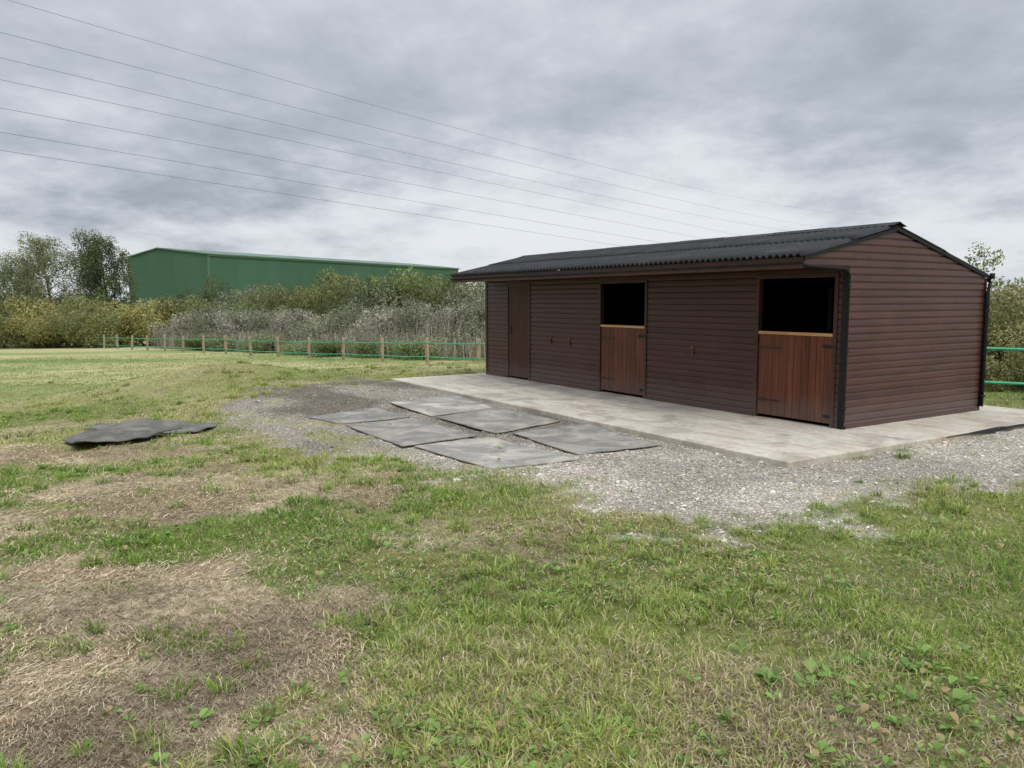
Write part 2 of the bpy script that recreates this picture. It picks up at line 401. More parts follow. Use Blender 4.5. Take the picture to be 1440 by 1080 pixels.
# broadleaf weeds
def weeds():
    Vs=[];Ts=[];Cs=[];k=0
    x,y,r=sample(4800,2.3,11,46)
    g_,h_=masks(x,y);sd,_=slabdist(x,y);cl=fbm(x*1.1+7,y*1.1,95)
    keep=(rng.random(len(x))<sst(.42,.6,cl)*(1-h_*.95)*(1-g_))&(sd>.2)
    x,y=x[keep],y[keep]
    bx=1.45+rng.normal(0,.25,26);by=3.15+rng.normal(0,.22,26)
    x=np.append(x,bx);y=np.append(y,by);big=len(x)-26
    for i,(a,b) in enumerate(zip(x,y)):
        m=rng.integers(3,8);S=rng.uniform(.012,.028) if i<big else rng.uniform(.022,.042)
        z=float(gh(a,b))
        for j in range(m):
            az=rng.uniform(0,6.28);up=rng.uniform(.3,1.4);d=np.array([math.cos(az),math.sin(az),up]);d/=np.linalg.norm(d)
            sd_=np.array([-math.sin(az),math.cos(az),0])
            base=np.array([a,b,z+.018])+d*S*.5;Ln=S*rng.uniform(1.2,2.2);Wd=Ln*rng.uniform(.2,.32)
            pr=[(0,.05),(.3,.85),(.6,1),(.85,.6),(1,.02)]
            vv=[]
            for (t_,w_) in pr:
                c_=base+d*Ln*t_-np.array([0,0,1])*Ln*.35*t_*t_
                vv+= [c_-sd_*Wd*w_+np.array([0,0,.25*Wd*w_]),c_,c_+sd_*Wd*w_+np.array([0,0,.25*Wd*w_])]
            col=np.array([.19,.31,.07])*rng.uniform(.6,1.4) if rng.random()<.83 else np.array([.42,.31,.15])
            for q in range(4):
                o_=k+3*q
                Ts+= [(o_,o_+1,o_+4,o_+3),(o_+1,o_+2,o_+5,o_+4)]
            Vs+=vv;Cs+=[col]*15;k+=15
    return np.array(Vs),np.array(Ts),np.array(Cs)
V,T,C=weeds()
obj('broadleaf_weeds',npmesh('broadleaf_weeds',V,T,M_blade,C,True),kind='stuff',label='low broadleaf weeds growing among the grass')
# ------------------------------------------------------------------ gravel stones
ph=(1+5**.5)/2
IC=np.array([(-1,ph,0),(1,ph,0),(-1,-ph,0),(1,-ph,0),(0,-1,ph),(0,1,ph),(0,-1,-ph),(0,1,-ph),(ph,0,-1),(ph,0,1),(-ph,0,-1),(-ph,0,1)],float)/math.hypot(1,ph)
IT=np.array([(0,11,5),(0,5,1),(0,1,7),(0,7,10),(0,10,11),(1,5,9),(5,11,4),(11,10,2),(10,7,6),(7,1,8),(3,9,4),(3,4,2),(3,2,6),(3,6,8),(3,8,9),(4,9,5),(2,4,11),(6,2,10),(8,6,7),(9,8,1)])
x,y,r=sample(300000,2.5,20,48)
g_,h_=masks(x,y);sd,ins=slabdist(x,y)
p=np.where(g_>.03,.02+.85*g_**1.3,.0012);keep=(rng.random(len(x))<p)&(sd>.02)&~inmats(x,y)
x,y,r=[q[keep] for q in (x,y,r)];n=min(len(x),72000);x,y,r=x[:n],y[:n],r[:n]
uu_,_=uv(x,y)
sz=rng.lognormal(math.log(.0042),.5,n)*(1+.03*r)*(1+.15*sst(3,0,uu_))
V=IC[None]*(1+rng.uniform(-.28,.28,(n,12,1)))*np.stack([rng.uniform(.7,1.4,n),rng.uniform(.6,1.1,n),rng.uniform(.4,.7,n)],1)[:,None,:]
a=rng.uniform(0,6.28,n);ca,sa=np.cos(a)[:,None],np.sin(a)[:,None]
V=np.stack([V[...,0]*ca-V[...,1]*sa,V[...,0]*sa+V[...,1]*ca,V[...,2]],-1)*sz[:,None,None]
V[...,0]+=x[:,None];V[...,1]+=y[:,None];V[...,2]+=(gh(x,y)+sz*.15)[:,None]
T=(IT[None]+(np.arange(n)*12)[:,None,None]).reshape(-1,3)
tone=rng.random(n)[:,None];patch=gravtone(x,y)[:,None]
col=(np.array([.23,.208,.175])*(1-tone)+np.array([.80,.755,.68])*tone)*(.48+.55*patch)
br=rng.random(n)<.14;col[br]*=np.array([1.0,.85,.72])
obj('gravel',npmesh('gravel',V.reshape(-1,3),T,M_stone,np.repeat(col,12,0)),kind='stuff',label='loose grey and white crushed stone')

# ------------------------------------------------------------------ mats
def make_mat(P,mi,label,seed):
    N=24
    P=[np.array(p) for p in P];V=[];T=[]
    for j in range(N+1):
        for i in range(N+1):
            s_,t_=i/N,j/N
            if mi==2:
                a_,b_=s_*2-1,t_*2-1
                s2=.5+.5*a_*math.sqrt(1-.14*b_*b_);t2=.5+.5*b_*math.sqrt(1-.14*a_*a_)
            else: s2,t2=s_,t_
            q=(P[0]*(1-s2)+P[1]*s2)*(1-t2)+(P[3]*(1-s2)+P[2]*s2)*t2
            e=min(s_,1-s_,t_,1-t_)
            jx=(.010 if mi<2 else .12)*(float(fbm(q[0]*3,q[1]*3,seed))-.5)*max(0,1-e*8)
            lift=.008*max(0,float(fbm(q[0]*1.7,q[1]*1.7,seed))-.42)*2*(1-min(1,e*5))
            if mi==2: lift+=.20*max(0,float(fbm(q[0]*1.8,q[1]*1.8,seed+5))-.38)+.025*min(1,e*4)-.012+(.03 if seed%2 else 0)
            zz=float(gh(q[0],q[1],False))+.03*(float(fbm(q[0]*.9,q[1]*.9,3))-.5)+.014+lift
            V.append((q[0]+jx,q[1]+jx,zz+.008))
    for j in range(N):
        for i in range(N):
            a=j*(N+1)+i;T.append((a,a+N+1,a+N+2,a+1))
    c=np.mean(V,0);V=np.array(V)-c
    me=bpy.data.meshes.new('rubber_mat');me.from_pydata([tuple(v) for v in V],[],T);me.materials.append(M_rub[mi])
    for p in me.polygons:p.use_smooth=True
    o=obj('rubber_mat',me,label=label,category='rubber mat',group='rubber stable mats laid on the ground');o.location=c
    m=o.modifiers.new('t','SOLIDIFY');m.thickness=.013;m.offset=-1
    return o
for i,P in enumerate(mats_poly):
    make_mat(P,[0,1,0,0,1,0,2,2][i],'weathered grey rubber stable mat lying on gravel' if i<6 else 'dark buckled rubber mat lying on rough grass',100+i)

# ------------------------------------------------------------------ slab
E=bpy.data.objects.new('stable_building',None);COL.objects.link(E);E.location=(AX,AY,0);E.rotation_euler=(0,0,ANG)
E['label']='long brown timber stable with black corrugated roof and half-open doors';E['category']='stable'
s=MB().box((SU0,-SV1,-.3),(SU1,-SV0,0));so=obj('concrete_slab',s.mesh('concrete_slab',M_conc),kind='structure');so.location=(AX,AY,0);so.rotation_euler=(0,0,ANG);bevel(so,.012,2)
V=[];T=[];N=110
for i in range(N+1):
    vv=.6+i/N*3.15
    rg=float(vn(vv*4,0,141));tp=float(sst(.6,1.9,vv))
    for j in range(5):
        wd=.003+.009*float(vn(vv*5,1,139))*tp
        uu=SU0+.012*rg*tp-wd*j-.004
        xw=AX+uu*ux+vv*vx;yw=AY+uu*uy+vv*vy
        z=[-.010+.016*rg*tp,-.008+.016*rg*tp,-.013,-.014-(.004+.014*rg)*tp,-.016-(.004+.03*rg)*tp][j]
        V.append((xw,yw,z))
for i in range(N):
    for j in range(4):
        a=i*5+j;T.append((a,a+1,a+6,a+5))
me=bpy.data.meshes.new('plastic_sheet');me.from_pydata(V,[],T);me.materials.append(M_black)
for p in me.polygons:p.use_smooth=True
obj('plastic_sheet',me,label='crumpled black damp-proof membrane along the slab edge',category='plastic sheet')

# ------------------------------------------------------------------ stable
def roofz(v): return np.where(v<RM,ZE+(v+OH)*(ZR-ZE)/(RM+OH),ZR-(v-RM)*.261)
def cladrows(z0,z1,smin,smax,pitch=PT,proud=.012):
    V=[];Fc=[];z=z0
    while z<z1-1e-4:
        a=[(z,proud*.8),(min(z+pitch*.12,z1),proud),(min(z+pitch*.55,z1),proud*.92),(min(z+pitch*.80,z1),proud*.62),(min(z+pitch*.90,z1),.001),(min(z+pitch,z1),.001)]
        K=len(a)
        for (zz,oo) in a:
            zq=zz if zz>z+1e-4 else z+1e-4
            zq=min(zq,min(z+pitch,z1)-1e-4)
            V.append((smin(zq),oo,zz));V.append((smax(zq),oo,zz))
        k=len(V)-2*K
        for i in range(K-1):
            Fc.append((k+2*i,k+2*i+1,k+2*i+3,k+2*i+2))
        if z>z0+1e-4: Fc.append((k-2,k-1,k+1,k))
        z+=pitch
    return V,Fc
RU=.06
def front_panel(x0,x1,z0=0.0,z1=ZS):
    m=MB();V,Fc=cladrows(z0,z1,lambda z:x0,lambda z:x1)
    m.add([(a,b,c) for a,b,c in V],Fc)
    m.box((x0,-.05,z0),(x1,-.002,z1));return m
a1,b1,a2,b2,a3,b3=.148,1.312,3.624,4.759,7.049,7.803
HD,HO=1.153,1.865
for p in [(.045,a1-.051),(b1+.05,a2-.05),(b2+.05,a3-.04),(b3+.04,L)]:
    obj('wall',front_panel(*p).mesh('wall',M_clad),E)
for p in [(a1-.05,b1+.05),(a2-.05,b2+.05),(a3-.04,b3+.04)]:
    obj('wall',front_panel(p[0],p[1],HO+.05,ZS).mesh('wall',M_clad),E)
def vmin(z): return 0.0 if z<ZS else float(max(-OH+.02,(z+RU-ZE)/((ZR-ZE)/(RM+OH))-OH))
def vmax(z): return float(min(W,RM+(ZR-RU-z)/.261))
V,Fc=cladrows(0,ZR-RU-.012,vmin,vmax,PT,.014)
g=MB();g.add([(-b,-a,c) for a,b,c in V],Fc)
g.add([(.002,0,0),(.002,-W,0),(.002,-W,1.86),(.002,-RM,ZR-RU-.02),(.002,OH-.03,2.02),(.002,OH-.03,ZS),(.002,0,ZS),
       (.04,0,0),(.04,-W,0),(.04,-W,1.86),(.04,-RM,ZR-RU-.02),(.04,OH-.03,2.02),(.04,OH-.03,ZS),(.04,0,ZS)],
      [(0,1,2,3,4,5,6),(13,12,11,10,9,8,7)]+[(i,7+i,7+(i+1)%7,(i+1)%7) for i in range(7)])
obj('wall',g.mesh('wall',M_gable),E)
g2=MB();g2.add([(L+b,-a,c) for a,b,c in V],[tuple(reversed(q)) for q in Fc])
g2.add([(L-.002,0,0),(L-.002,-W,0),(L-.002,-W,1.86),(L-.002,-RM,ZR-RU-.02),(L-.002,OH-.03,2.02),(L-.002,OH-.03,ZS),(L-.002,0,ZS)],[(6,5,4,3,2,1,0)])
obj('wall',g2.mesh('wall',M_clad),E)
V,Fc=cladrows(0,1.86,lambda z:0.0,lambda z:L)
g=MB();g.add([(a,-W-b,c) for a,b,c in V],Fc).box((0,-W+.002,0),(L,-W+.05,1.86))
obj('wall',g.mesh('wall',M_clad),E)
obj('wall_plate',MB().box((.06,-W+.055,1.80),(L-.06,-W+.13,1.985)).mesh('wall_plate',M_int),E)
for xx in (2.45,5.9): obj('partition',MB().box((xx,-W+.135,0),(xx+.03,-.06,1.9)).mesh('partition',M_int),E)
obj('floor',MB().box((.06,-W+.06,.001),(L-.06,-.06,.006)).mesh('floor',M_int),E)
def slope(v0,v1,raise_,nu=640):
    V=[];T=[];us=np.linspace(-.035,L+.0,nu)
    vs=np.linspace(v0,v1,4)
    for i,vv in enumerate(vs):
        zz=roofz(vv)+raise_
        for uu in us:
            V.append((uu,-vv,float(zz)+.021*math.sin(2*math.pi*uu/.10)))
    for i in range(3):
        for j in range(nu-1):
            a=i*nu+j;T.append((a,a+1,a+nu+1,a+nu))
    return V,T
rf=MB()
for q in [(-OH-.06,.12,.0),(.05,RM,.012)]: rf.add(*slope(*q))
for q in [(RM,2.1,.012),(2.03,WR+.03,0)]: rf.add(*slope(*q))
ro_=obj('roof',rf.mesh('roof',M_roof,True),E)
md=ro_.modifiers.new('t','SOLIDIFY');md.thickness=.006
rc=MB();zc=ZR+.037;n_=9
for k in range(n_):
    x0=-.05+k*(L+.06)/n_;x1=x0+(L+.06)/n_+.02;dz=.004*(k%2)
    pr=[(-.15,-.15*.2256),(-.05,-.006),(0,.014),(.05,-.006),(.15,-.15*.261)]
    V=[];Fq=[]
    for xx in (x0,x1):
        for (dv,dz_) in pr: V.append((xx,-(RM+dv),zc+dz_+dz))
    for i in range(4): Fq.append((i,i+1,i+6,i+5))
    rc.add(V,Fq)
oc=obj('ridge_cap',rc.mesh('ridge_cap',M_roof,False),ro_);md=oc.modifiers.new('t','SOLIDIFY');md.thickness=.006
def barge(xo,name='bargeboard'):
    b=MB()
    for (va,vb) in ((-OH,RM),(RM,WR)):
        za,zb=float(roofz(np.array(va))),float(roofz(np.array(vb)))
        if vb==WR: zb=ZR-(WR-RM)*.261
        if va==RM: za=ZR
        V=[(xo,-va,za-.06),(xo,-vb,zb-.06),(xo,-vb,zb-.018),(xo,-va,za-.018)]
        V+=[(xo-.018,p[1],p[2]) for p in V]
        b.add(V,[(0,1,2,3),(7,6,5,4),(0,4,5,1),(1,5,6,2),(2,6,7,3),(3,7,4,0)])
    return obj(name,b.mesh(name,M_black),E)
barge(-.017);barge(L+.035)
obj('soffit',MB().box((.05,.02,ZS-.012),(L-.01,OH-.03,ZS-.001)).mesh('soffit',M_trimw),E)
obj('fascia',MB().box((.0,OH-.03,ZS-.035),(L,OH-.006,ZE-.03)).mesh('fascia',M_fascia),E)
obj('canopy_beam',MB().box((-.026,.0,ZS-.022),(.035,OH-.035,ZS-.003)).mesh('canopy_beam',M_black),E)
def gutter(yc,zc,x0,x1,r=.032):
    g=MB();V=[];Fq=[];n=9
    for xx in (x0,x1):
        for k in range(n):
            t=math.pi*k/(n-1);V.append((xx,yc+r*math.cos(t),zc-r*math.sin(t)))
    for k in range(n-1): Fq.append((k,k+1,n+k+1,n+k))
    Fq.append(tuple(range(n)));Fq.append(tuple(range(2*n-1,n-1,-1)))
    g.add(V,Fq);return g
go=obj('gutter',gutter(OH+.03,ZE-.085,-.03,L+.02,.026).mesh('gutter',M_black,True),E);md=go.modifiers.new('t','SOLIDIFY');md.thickness=.003
for k in range(10):
    xx=.3+k*.9
    pts=[(xx,OH+.03+.030*math.cos(math.pi*q/8),ZE-.085-.030*math.sin(math.pi*q/8)) for q in range(9)]
    obj('gutter_bracket',MB().tube(pts,.004,5).mesh('gutter_bracket',M_black),go)
go2=obj('gutter',gutter(-(WR+.035),ZR-(WR-RM)*.261-.05,-.03,L+.02).mesh('gutter',M_black,True),E);md=go2.modifiers.new('t','SOLIDIFY');md.thickness=.003
d=MB();d.tube([(-.02,OH+.03,ZE-.10),(-.03,OH+.01,ZE-.125),(-.035,OH-.06,ZE-.135),(-.04,.10,ZS-.03),(-.04,.045,ZS-.05),(-.04,.015,ZS-.10),(-.04,.015,.09),(-.045,.025,.05),(-.08,.04,.02)],.019,12)
for zz in (1.75,.95,.25): d.box((-.062,-.01,zz),(-.015,.038,zz+.022))
obj('downpipe',d.mesh('downpipe',M_black,True),E,label='black plastic rainwater downpipe')
d=MB();zb=ZR-(WR-RM)*.261
d.tube([(-.0,-(WR+.035),zb-.08),(-.03,-(WR+.035),zb-.11),(-.045,-(W+.05),zb-.17),(-.048,-(W+.02),zb-.24),(-.048,-(W+.02),.06)],.024,12)
d.tube([(-.05,-(WR+.035),zb-.06),(-.05,-(WR+.035),zb+.02)],.034,12)
for zz in (1.5,.8,.2): d.box((-.08,-(W+.05),zz),(.0,-(W-.01),zz+.025))
obj('downpipe',d.mesh('downpipe',M_black,True),E)
obj('corner_post',MB().box((-.019,-.022,.0),(.044,.017,ZS-.002)).mesh('corner_post',M_black),E)
obj('corner_post',MB().box((-.022,-W-.022,.0),(.03,-W+.018,1.86)).mesh('corner_post',M_black),E)
obj('corner_post',MB().box((L-.05,-.02,.0),(L+.022,.022,ZS-.002)).mesh('corner_post',M_trimw),E)
for p in [(b1+.05,a2-.05),(b2+.05,a3-.04),(b3+.04,L-.055)]: obj('skirting',MB().box((p[0],.0165,.0),(p[1],.032,.05)).mesh('skirting',M_trimw),E)
obj('skirting',MB().box((-.032,-W+.03,0),(-.0175,-.025,.045)).mesh('skirting',M_trimw),E)
def vboards(x0,x1,z0,z1,y,pitch=.116):
    m=MB();n=max(1,round((x1-x0)/pitch));p=(x1-x0)/n
    for i in range(n):
        a=x0+i*p;b=a+p;gv=.006
        V=[(a,y-.008,z0),(a+gv,y,z0),(b-gv,y,z0),(b,y-.008,z0)];V+=[(q[0],q[1],z1) for q in V]
        m.add(V,[(1,0,4,5),(2,1,5,6),(3,2,6,7)])
    m.box((x0,y-.045,z0),(x1,y-.0085,z1));return m
def frame(x0,x1,top,z0=.0):
    m=MB();m.box((x0-.05,-.055,z0),(x0-.002,.024,top+.05));m.box((x1+.002,-.055,z0),(x1+.05,.024,top+.05))
    m.box((x0-.0015,-.055,top+.002),(x1+.0015,.023,top+.05));return m
def strap(x0,x1,z,y):
    m=MB();V=[(x0,y,z-.018),(x1,y,z-.008),(x1,y,z+.008),(x0,y,z+.018)];V+=[(q[0],y+.006,q[2]) for q in V]
    m.add(V,[(0,1,2,3),(7,6,5,4),(0,4,5,1),(1,5,6,2),(2,6,7,3),(3,7,4,0)])
    m.box((x0-.01 if x0<x1 else x0,y-.002,z-.045),(x0 if x0<x1 else x0+.01,y+.008,z+.045));
    return m
for (x0,x1) in ((a1,b1),(a2,b2)):
    dd=bpy.data.objects.new('stable_door',None);COL.objects.link(dd);dd.parent=E
    obj('lower_leaf',vboards(x0+.005,x1-.005,.045,HD-.022,.006).mesh('lower_leaf',M_door),dd,label='reddish brown boarded lower door leaf')
    obj('door_frame',frame(x0,x1,HO).mesh('door_frame',M_trimw),dd)
    oo=obj('door_capping',MB().box((x0+.003,-.045,HD-.021),(x1-.003,.022,HD+.018)).mesh('door_capping',M_cap),dd,label='pale bare timber capping strip');bevel(oo)
    for zz in (.25,.95): obj('hinge',strap(x1-.01,x1-.38,zz,.008).mesh('hinge',M_hinge),dd)
    b_=MB();b_.box((x0+.0,.008,.99),(x0+.15,.014,1.03));b_.tube([(x0-.03,.024,1.01),(x0+.14,.024,1.01)],.008,8)
    b_.tube([(x0+.09,.024,1.01),(x0+.09,.05,1.0),(x0+.09,.055,.96)],.006,8)
    obj('bolt',b_.mesh('bolt',M_iron),dd)
    b_=MB();b_.box((x0+.01,.008,.12),(x0+.1,.014,.15));b_.tube([(x0-.02,.02,.135),(x0+.1,.02,.135)],.007,8);b_.tube([(x0+.06,.02,.135),(x0+.06,.05,.14)],.005,6)
    obj('kick_bolt',b_.mesh('kick_bolt',M_iron),dd)
dd=bpy.data.objects.new('tack_room_door',None);COL.objects.link(dd);dd.parent=E
obj('door_leaf',vboards(a3+.004,b3-.004,.04,HO-.0,.01,.107).mesh('door_leaf',M_tack),dd)
obj('door_frame',frame(a3,b3,HO).mesh('door_frame',M_trimw),dd)
for zz in (.3,1.5): obj('hinge',strap(a3+.01,a3+.3,zz,.012).mesh('hinge',M_iron),dd)
h_m=MB();h_m.box((b3-.1,.012,.9),(b3-.06,.02,1.08));h_m.tube([(b3-.08,.02,.93),(b3-.08,.05,.94),(b3-.08,.05,1.04),(b3-.08,.02,1.05)],.006,8)
obj('handle',h_m.mesh('handle',M_iron),dd)
for (xx,zz) in ((5.68,.83),(6.28,.83),(2.55,.83)):
    t_=MB();t_.box((xx-.028,.013,zz-.07),(xx+.028,.022,zz+.07));t_.tube([(xx+.022*math.cos(q),.03,zz-.01+.04*math.sin(q)) for q in np.linspace(0,6.28,12)],.006,6)
    obj('tether_ring',t_.mesh('tether_ring',M_rust),E)

# ------------------------------------------------------------------ foliage helpers
def unit(n):
    v=rng.normal(size=(n,3));return v/np.linalg.norm(v,axis=1)[:,None]
def leafcloud(lobes,n,size,ca,cb,gap=.42,nf=2.2,asp=.55,shell=.55,jit=.7):
    lobes=[(np.array(c,float),np.array(r,float)*np.ones(3)) for c,r in lobes]
    wt=np.array([np.prod(r)**.66 for c,r in lobes]);wt/=wt.sum()
    li=rng.choice(len(lobes),n,p=wt)
    Cc=np.array([c for c,r in lobes])[li];Rr=np.array([r for c,r in lobes])[li]
    rad=shell+(1.06-shell)*rng.random(n)**.6
    D=unit(n);P=Cc+D*Rr*rad[:,None]
    sc_=nf/ max(1e-3,np.mean([r.mean() for c,r in lobes]))
    nn=fbm(P[:,0]*sc_+P[:,2]*sc_*.8,P[:,1]*sc_-P[:,2]*sc_*.7,int(rng.integers(1000)),3)
    k=(nn>gap);P=P[k];nn=nn[k];li=li[k];D=D[k];m=len(P)
    nr=D+rng.normal(0,.55,(m,3));nr/=np.linalg.norm(nr,axis=1)[:,None]
    a=np.cross(nr,unit(m));a/=np.linalg.norm(a,axis=1)[:,None];b=np.cross(nr,a)
    s=size*rng.uniform(.6,1.4,m)[:,None]
    V=np.stack([P-a*s,P-b*s*asp,P+a*s,P+b*s*asp],1)
    t=np.clip(.5+(nn-.5)*2.0+rng.normal(0,.17,m)+(h2(li,li,5)-.5)*jit,0,1)
    C=lerp(np.array(ca),np.array(cb),t)*rng.uniform(.8,1.18,m)[:,None]
    T=(np.array([[0,1,2,3]])+(np.arange(m)*4)[:,None]).reshape(-1,4)
    return V.reshape(-1,3),T,np.repeat(C,4,0)
def foliage_mesh(name,*a,**k):
    V,T,C=leafcloud(*a,**k);return npmesh(name,V,T,M_leaf,C)
def bush_variant(ca,cb,n=8500,size=.02,lob=16,spread=.55,gap=.33):
    L_=[((0,0,.4),(.42,.42,.36))];st=MB()
    for i in range(lob):
        a=rng.uniform(0,6.28);d=spread*math.sqrt(rng.random());zz=rng.uniform(.15,.82)*(1-.3*d/spread)
        r=rng.uniform(.15,.26)
        L_.append(((d*math.cos(a),d*math.sin(a),zz),(r*1.1,r*1.1,r)))
        st.tube([(0.05*math.cos(a),.05*math.sin(a),-.05),(d*.5*math.cos(a),d*.5*math.sin(a),zz*.6),(d*math.cos(a),d*math.sin(a),zz+.08)],[.018,.011,.004],5)
    return st.mesh('stem',M_bark),foliage_mesh('foliage',L_,n,size,ca,cb,gap)
OLV=((.10,.12,.045),(.28,.285,.11));YEL=((.15,.152,.05),(.37,.34,.12));DRK=((.05,.07,.033),(.14,.17,.075));GRY=((.14,.15,.095),(.35,.36,.23));GRN=((.09,.135,.045),(.26,.31,.11))
PAL=((.19,.18,.13),(.43,.41,.32))
VAR={}
for k,cc in (('olive',OLV),('yellow',YEL),('dark',DRK),('grey',GRY),('green',GRN),('pale',PAL)):
    VAR[k]=[bush_variant(*cc) for _ in range(2)]
desc={'olive':'olive green hedgerow bush beyond the field fence','yellow':'yellowing autumn hedgerow bush beyond the field fence','dark':'dark green dense shrub in the hedgerow','grey':'grey-green willow scrub bush beyond the fence','green':'fresh green rounded shrub beyond the field fence','pale':'pale seeded dry shrub beyond the field fence'}
def put_bush(kind,x,y,w,h,lab=None,var=None):
    st,fo=(var or VAR[kind][int(rng.integers(2))])
    e=bpy.data.objects.new('bush',None);COL.objects.link(e)
    e.location=(x,y,float(gh(x,y))-.05);e.scale=(w/1.3,w/1.3,h);e.rotation_euler=(0,0,rng.uniform(0,6.28))
    e['label']=lab or desc[kind];e['category']='bush';e['group']='bushes in the hedgerow around the field'
    obj('stem',st,e);obj('foliage',fo,e)
for (k,x,y,w,h) in [
 ('olive',-62,74,8,6.4),('yellow',-57,70,7.5,5.4),('olive',-52.5,69,7.5,5.6),('green',-48,70,7,5.2),('olive',-44,68,7,5.4),('yellow',-40.5,67.5,6.5,5.2),('olive',-37,68.5,6.5,5.6),('yellow',-34,67,6.2,5.2),
 ('yellow',-31,68,6.5,5.4),('olive',-28.5,69,6,5.4),('dark',-28.6,75,4.0,7.1),('green',-47,65.5,6,3.8),('olive',-42.5,65,5.6,3.8),('yellow',-38,64.5,5.2,3.6),('olive',-34.3,64,5,3.8),('olive',-51.5,66,6,4.0),('dark',-56,66.5,6,4.2),
 ('green',-26,76,6,5.8),('grey',-23,72,6.5,5.8),('olive',-19.5,68,6,6.3),('olive',-16.6,63,5.6,5.9),('green',-14.3,67,6.8,8.0),('olive',-12.2,63,5.8,7.0),('grey',-10,60,5.2,6.0),
 ('green',-8.2,62,7.2,7.6),('olive',-5.6,58,5,6.3),('olive',-4.0,60,5.4,6.9),('grey',-2.4,52,5,5.4),('grey',-.5,50,5,5.6),('olive',2.5,52,6,6.4),
 ('grey',-25.5,70,6,4.7),('green',-21,66,6,4.6),('dark',-30,71.5,5,5.4),('dark',-11.8,58.5,4.4,5.0),
 ('pale',-25.5,62.5,5.5,3.3),('grey',-22.5,60,5,3.6),('pale',-19.5,57.5,5,3.4),('grey',-17,56,4.6,3.4),('pale',-14.2,53.5,4.6,3.3),('grey',-11.8,50.5,4.4,3.3),('grey',-9.6,50,4.4,3.7),('pale',-7.4,46.5,4.2,3.2),('grey',-5.2,45,4.2,3.7),('pale',-3.2,42,4,3.4),('grey',-1.2,41,4,3.8),('grey',.6,38,4,3.5),('grey',2.5,38,4,4.0),
 ('green',-21.8,55.5,4,1.4),('green',-15.2,48.8,4,1.4),('green',-9.5,42.6,3.4,1.2),('green',-4.2,37.2,3.2,1.2),('green',-12.2,45.8,3.2,1.1),('green',-6.8,40,3,1.1),('green',-18.5,52.3,3.6,1.3)]:
    put_bush(k,x,y,w,h)
near=[bush_variant((.11,.115,.045),(.33,.31,.13),26000,.015,16,.6,.36) for _ in range(2)]
for i,(x,y,w,h) in enumerate([(10.3,16.2,3.4,2.9),(12.6,17.5,3.8,3.3),(9.6,18.6,3.2,2.7),(11.9,14.2,2.8,2.0),(14.5,15.5,3.4,3.0),(9.4,14.6,2.2,1.7),(10.6,13.7,2.2,1.35)]):
    put_bush('olive',x,y,w,h,'tall olive and yellow bramble bush behind the stable',near[i%2])
def tree(x,y,H,cw,cc,n,lsize,lab,dens=.42,base=.28,nl=26,name='tree',lean=0,conic=.6):
    e=bpy.data.objects.new(name,None);COL.objects.link(e);e.location=(x,y,float(gh(x,y))-.1)
    e['label']=lab;e['category']='tree'
    t=MB();P=[(lean*H*(q**2)+.02*H*math.sin(q*5),.015*H*math.cos(q*4),H*.95*q) for q in np.linspace(0,1,9)]
    t.tube(P,[H*.018*(1-.93*q) for q in np.linspace(0,1,9)],8)
    lob=[((P[-1][0],P[-1][1],P[-1][2]-.02*H),(cw*.12,cw*.12,H*.05))]
    for i in range(nl):
        q=base+(.95-base)*(i+rng.random())/nl;a=i*2.4+rng.uniform(-.5,.5)
        ext=cw*.5*(1-conic*((q-base)/(1-base)))*rng.uniform(.55,1.1)*(.55+.45*min(1,(q-base)/.15+.3))
        k=q*8;i0=min(int(k),7);fr=k-i0
        b=[P[i0][j]*(1-fr)+P[i0+1][j]*fr for j in range(3)]
        tip=(b[0]+ext*math.cos(a),b[1]+ext*math.sin(a),b[2]+ext*rng.uniform(.25,.8))
        mid=tuple((b[j]*.5+tip[j]*.5)+(.05*ext if j==2 else 0) for j in range(3))
        rr=H*.018*(1-.93*q)*.55
        t.tube([b,mid,tip],[rr,rr*.6,rr*.15],5,False)
        s_=cw*rng.uniform(.10,.17)
        lob.append((tip,(s_,s_,s_*1.15)))
        lob.append((mid,(s_*.8,s_*.8,s_*.9)))
    obj('trunk',t.mesh('trunk',M_bark,True),e)
    obj('crown',foliage_mesh('crown',lob,n,lsize,*cc,gap=dens,shell=.2),e)
    return e
BI=((.11,.13,.065),(.28,.29,.15));DG=((.065,.09,.04),(.19,.225,.095))
tree(-45.5,78,10.4,6.8,BI,21000,.08,'airy grey-green birch tree above the hedge',.42,.1,34)
tree(-42.4,80,9.4,6.0,BI,15000,.08,'slender airy birch tree above the hedge',.43,.1,30)
tree(-48.8,80,8.6,6.0,BI,15000,.08,'green tree rising behind the hedge',.42,.1,30)
tree(-38.9,76,10.3,6.4,DG,28000,.085,'dense dark green birch tree beside the warehouse',.34,.08,36)
tree(-52.5,84,7.6,6.5,DG,16000,.085,'green tree rising behind the hedge',.38,.1)
tree(-58,86,7.8,7,DG,16000,.085,'green tree rising behind the hedge',.38,.1)
tree(9.45,15.9,2.95,1.1,((.10,.13,.03),(.26,.29,.09)),700,.035,'thin young sapling with yellow-green leaves behind the roof',.35,.5,12)
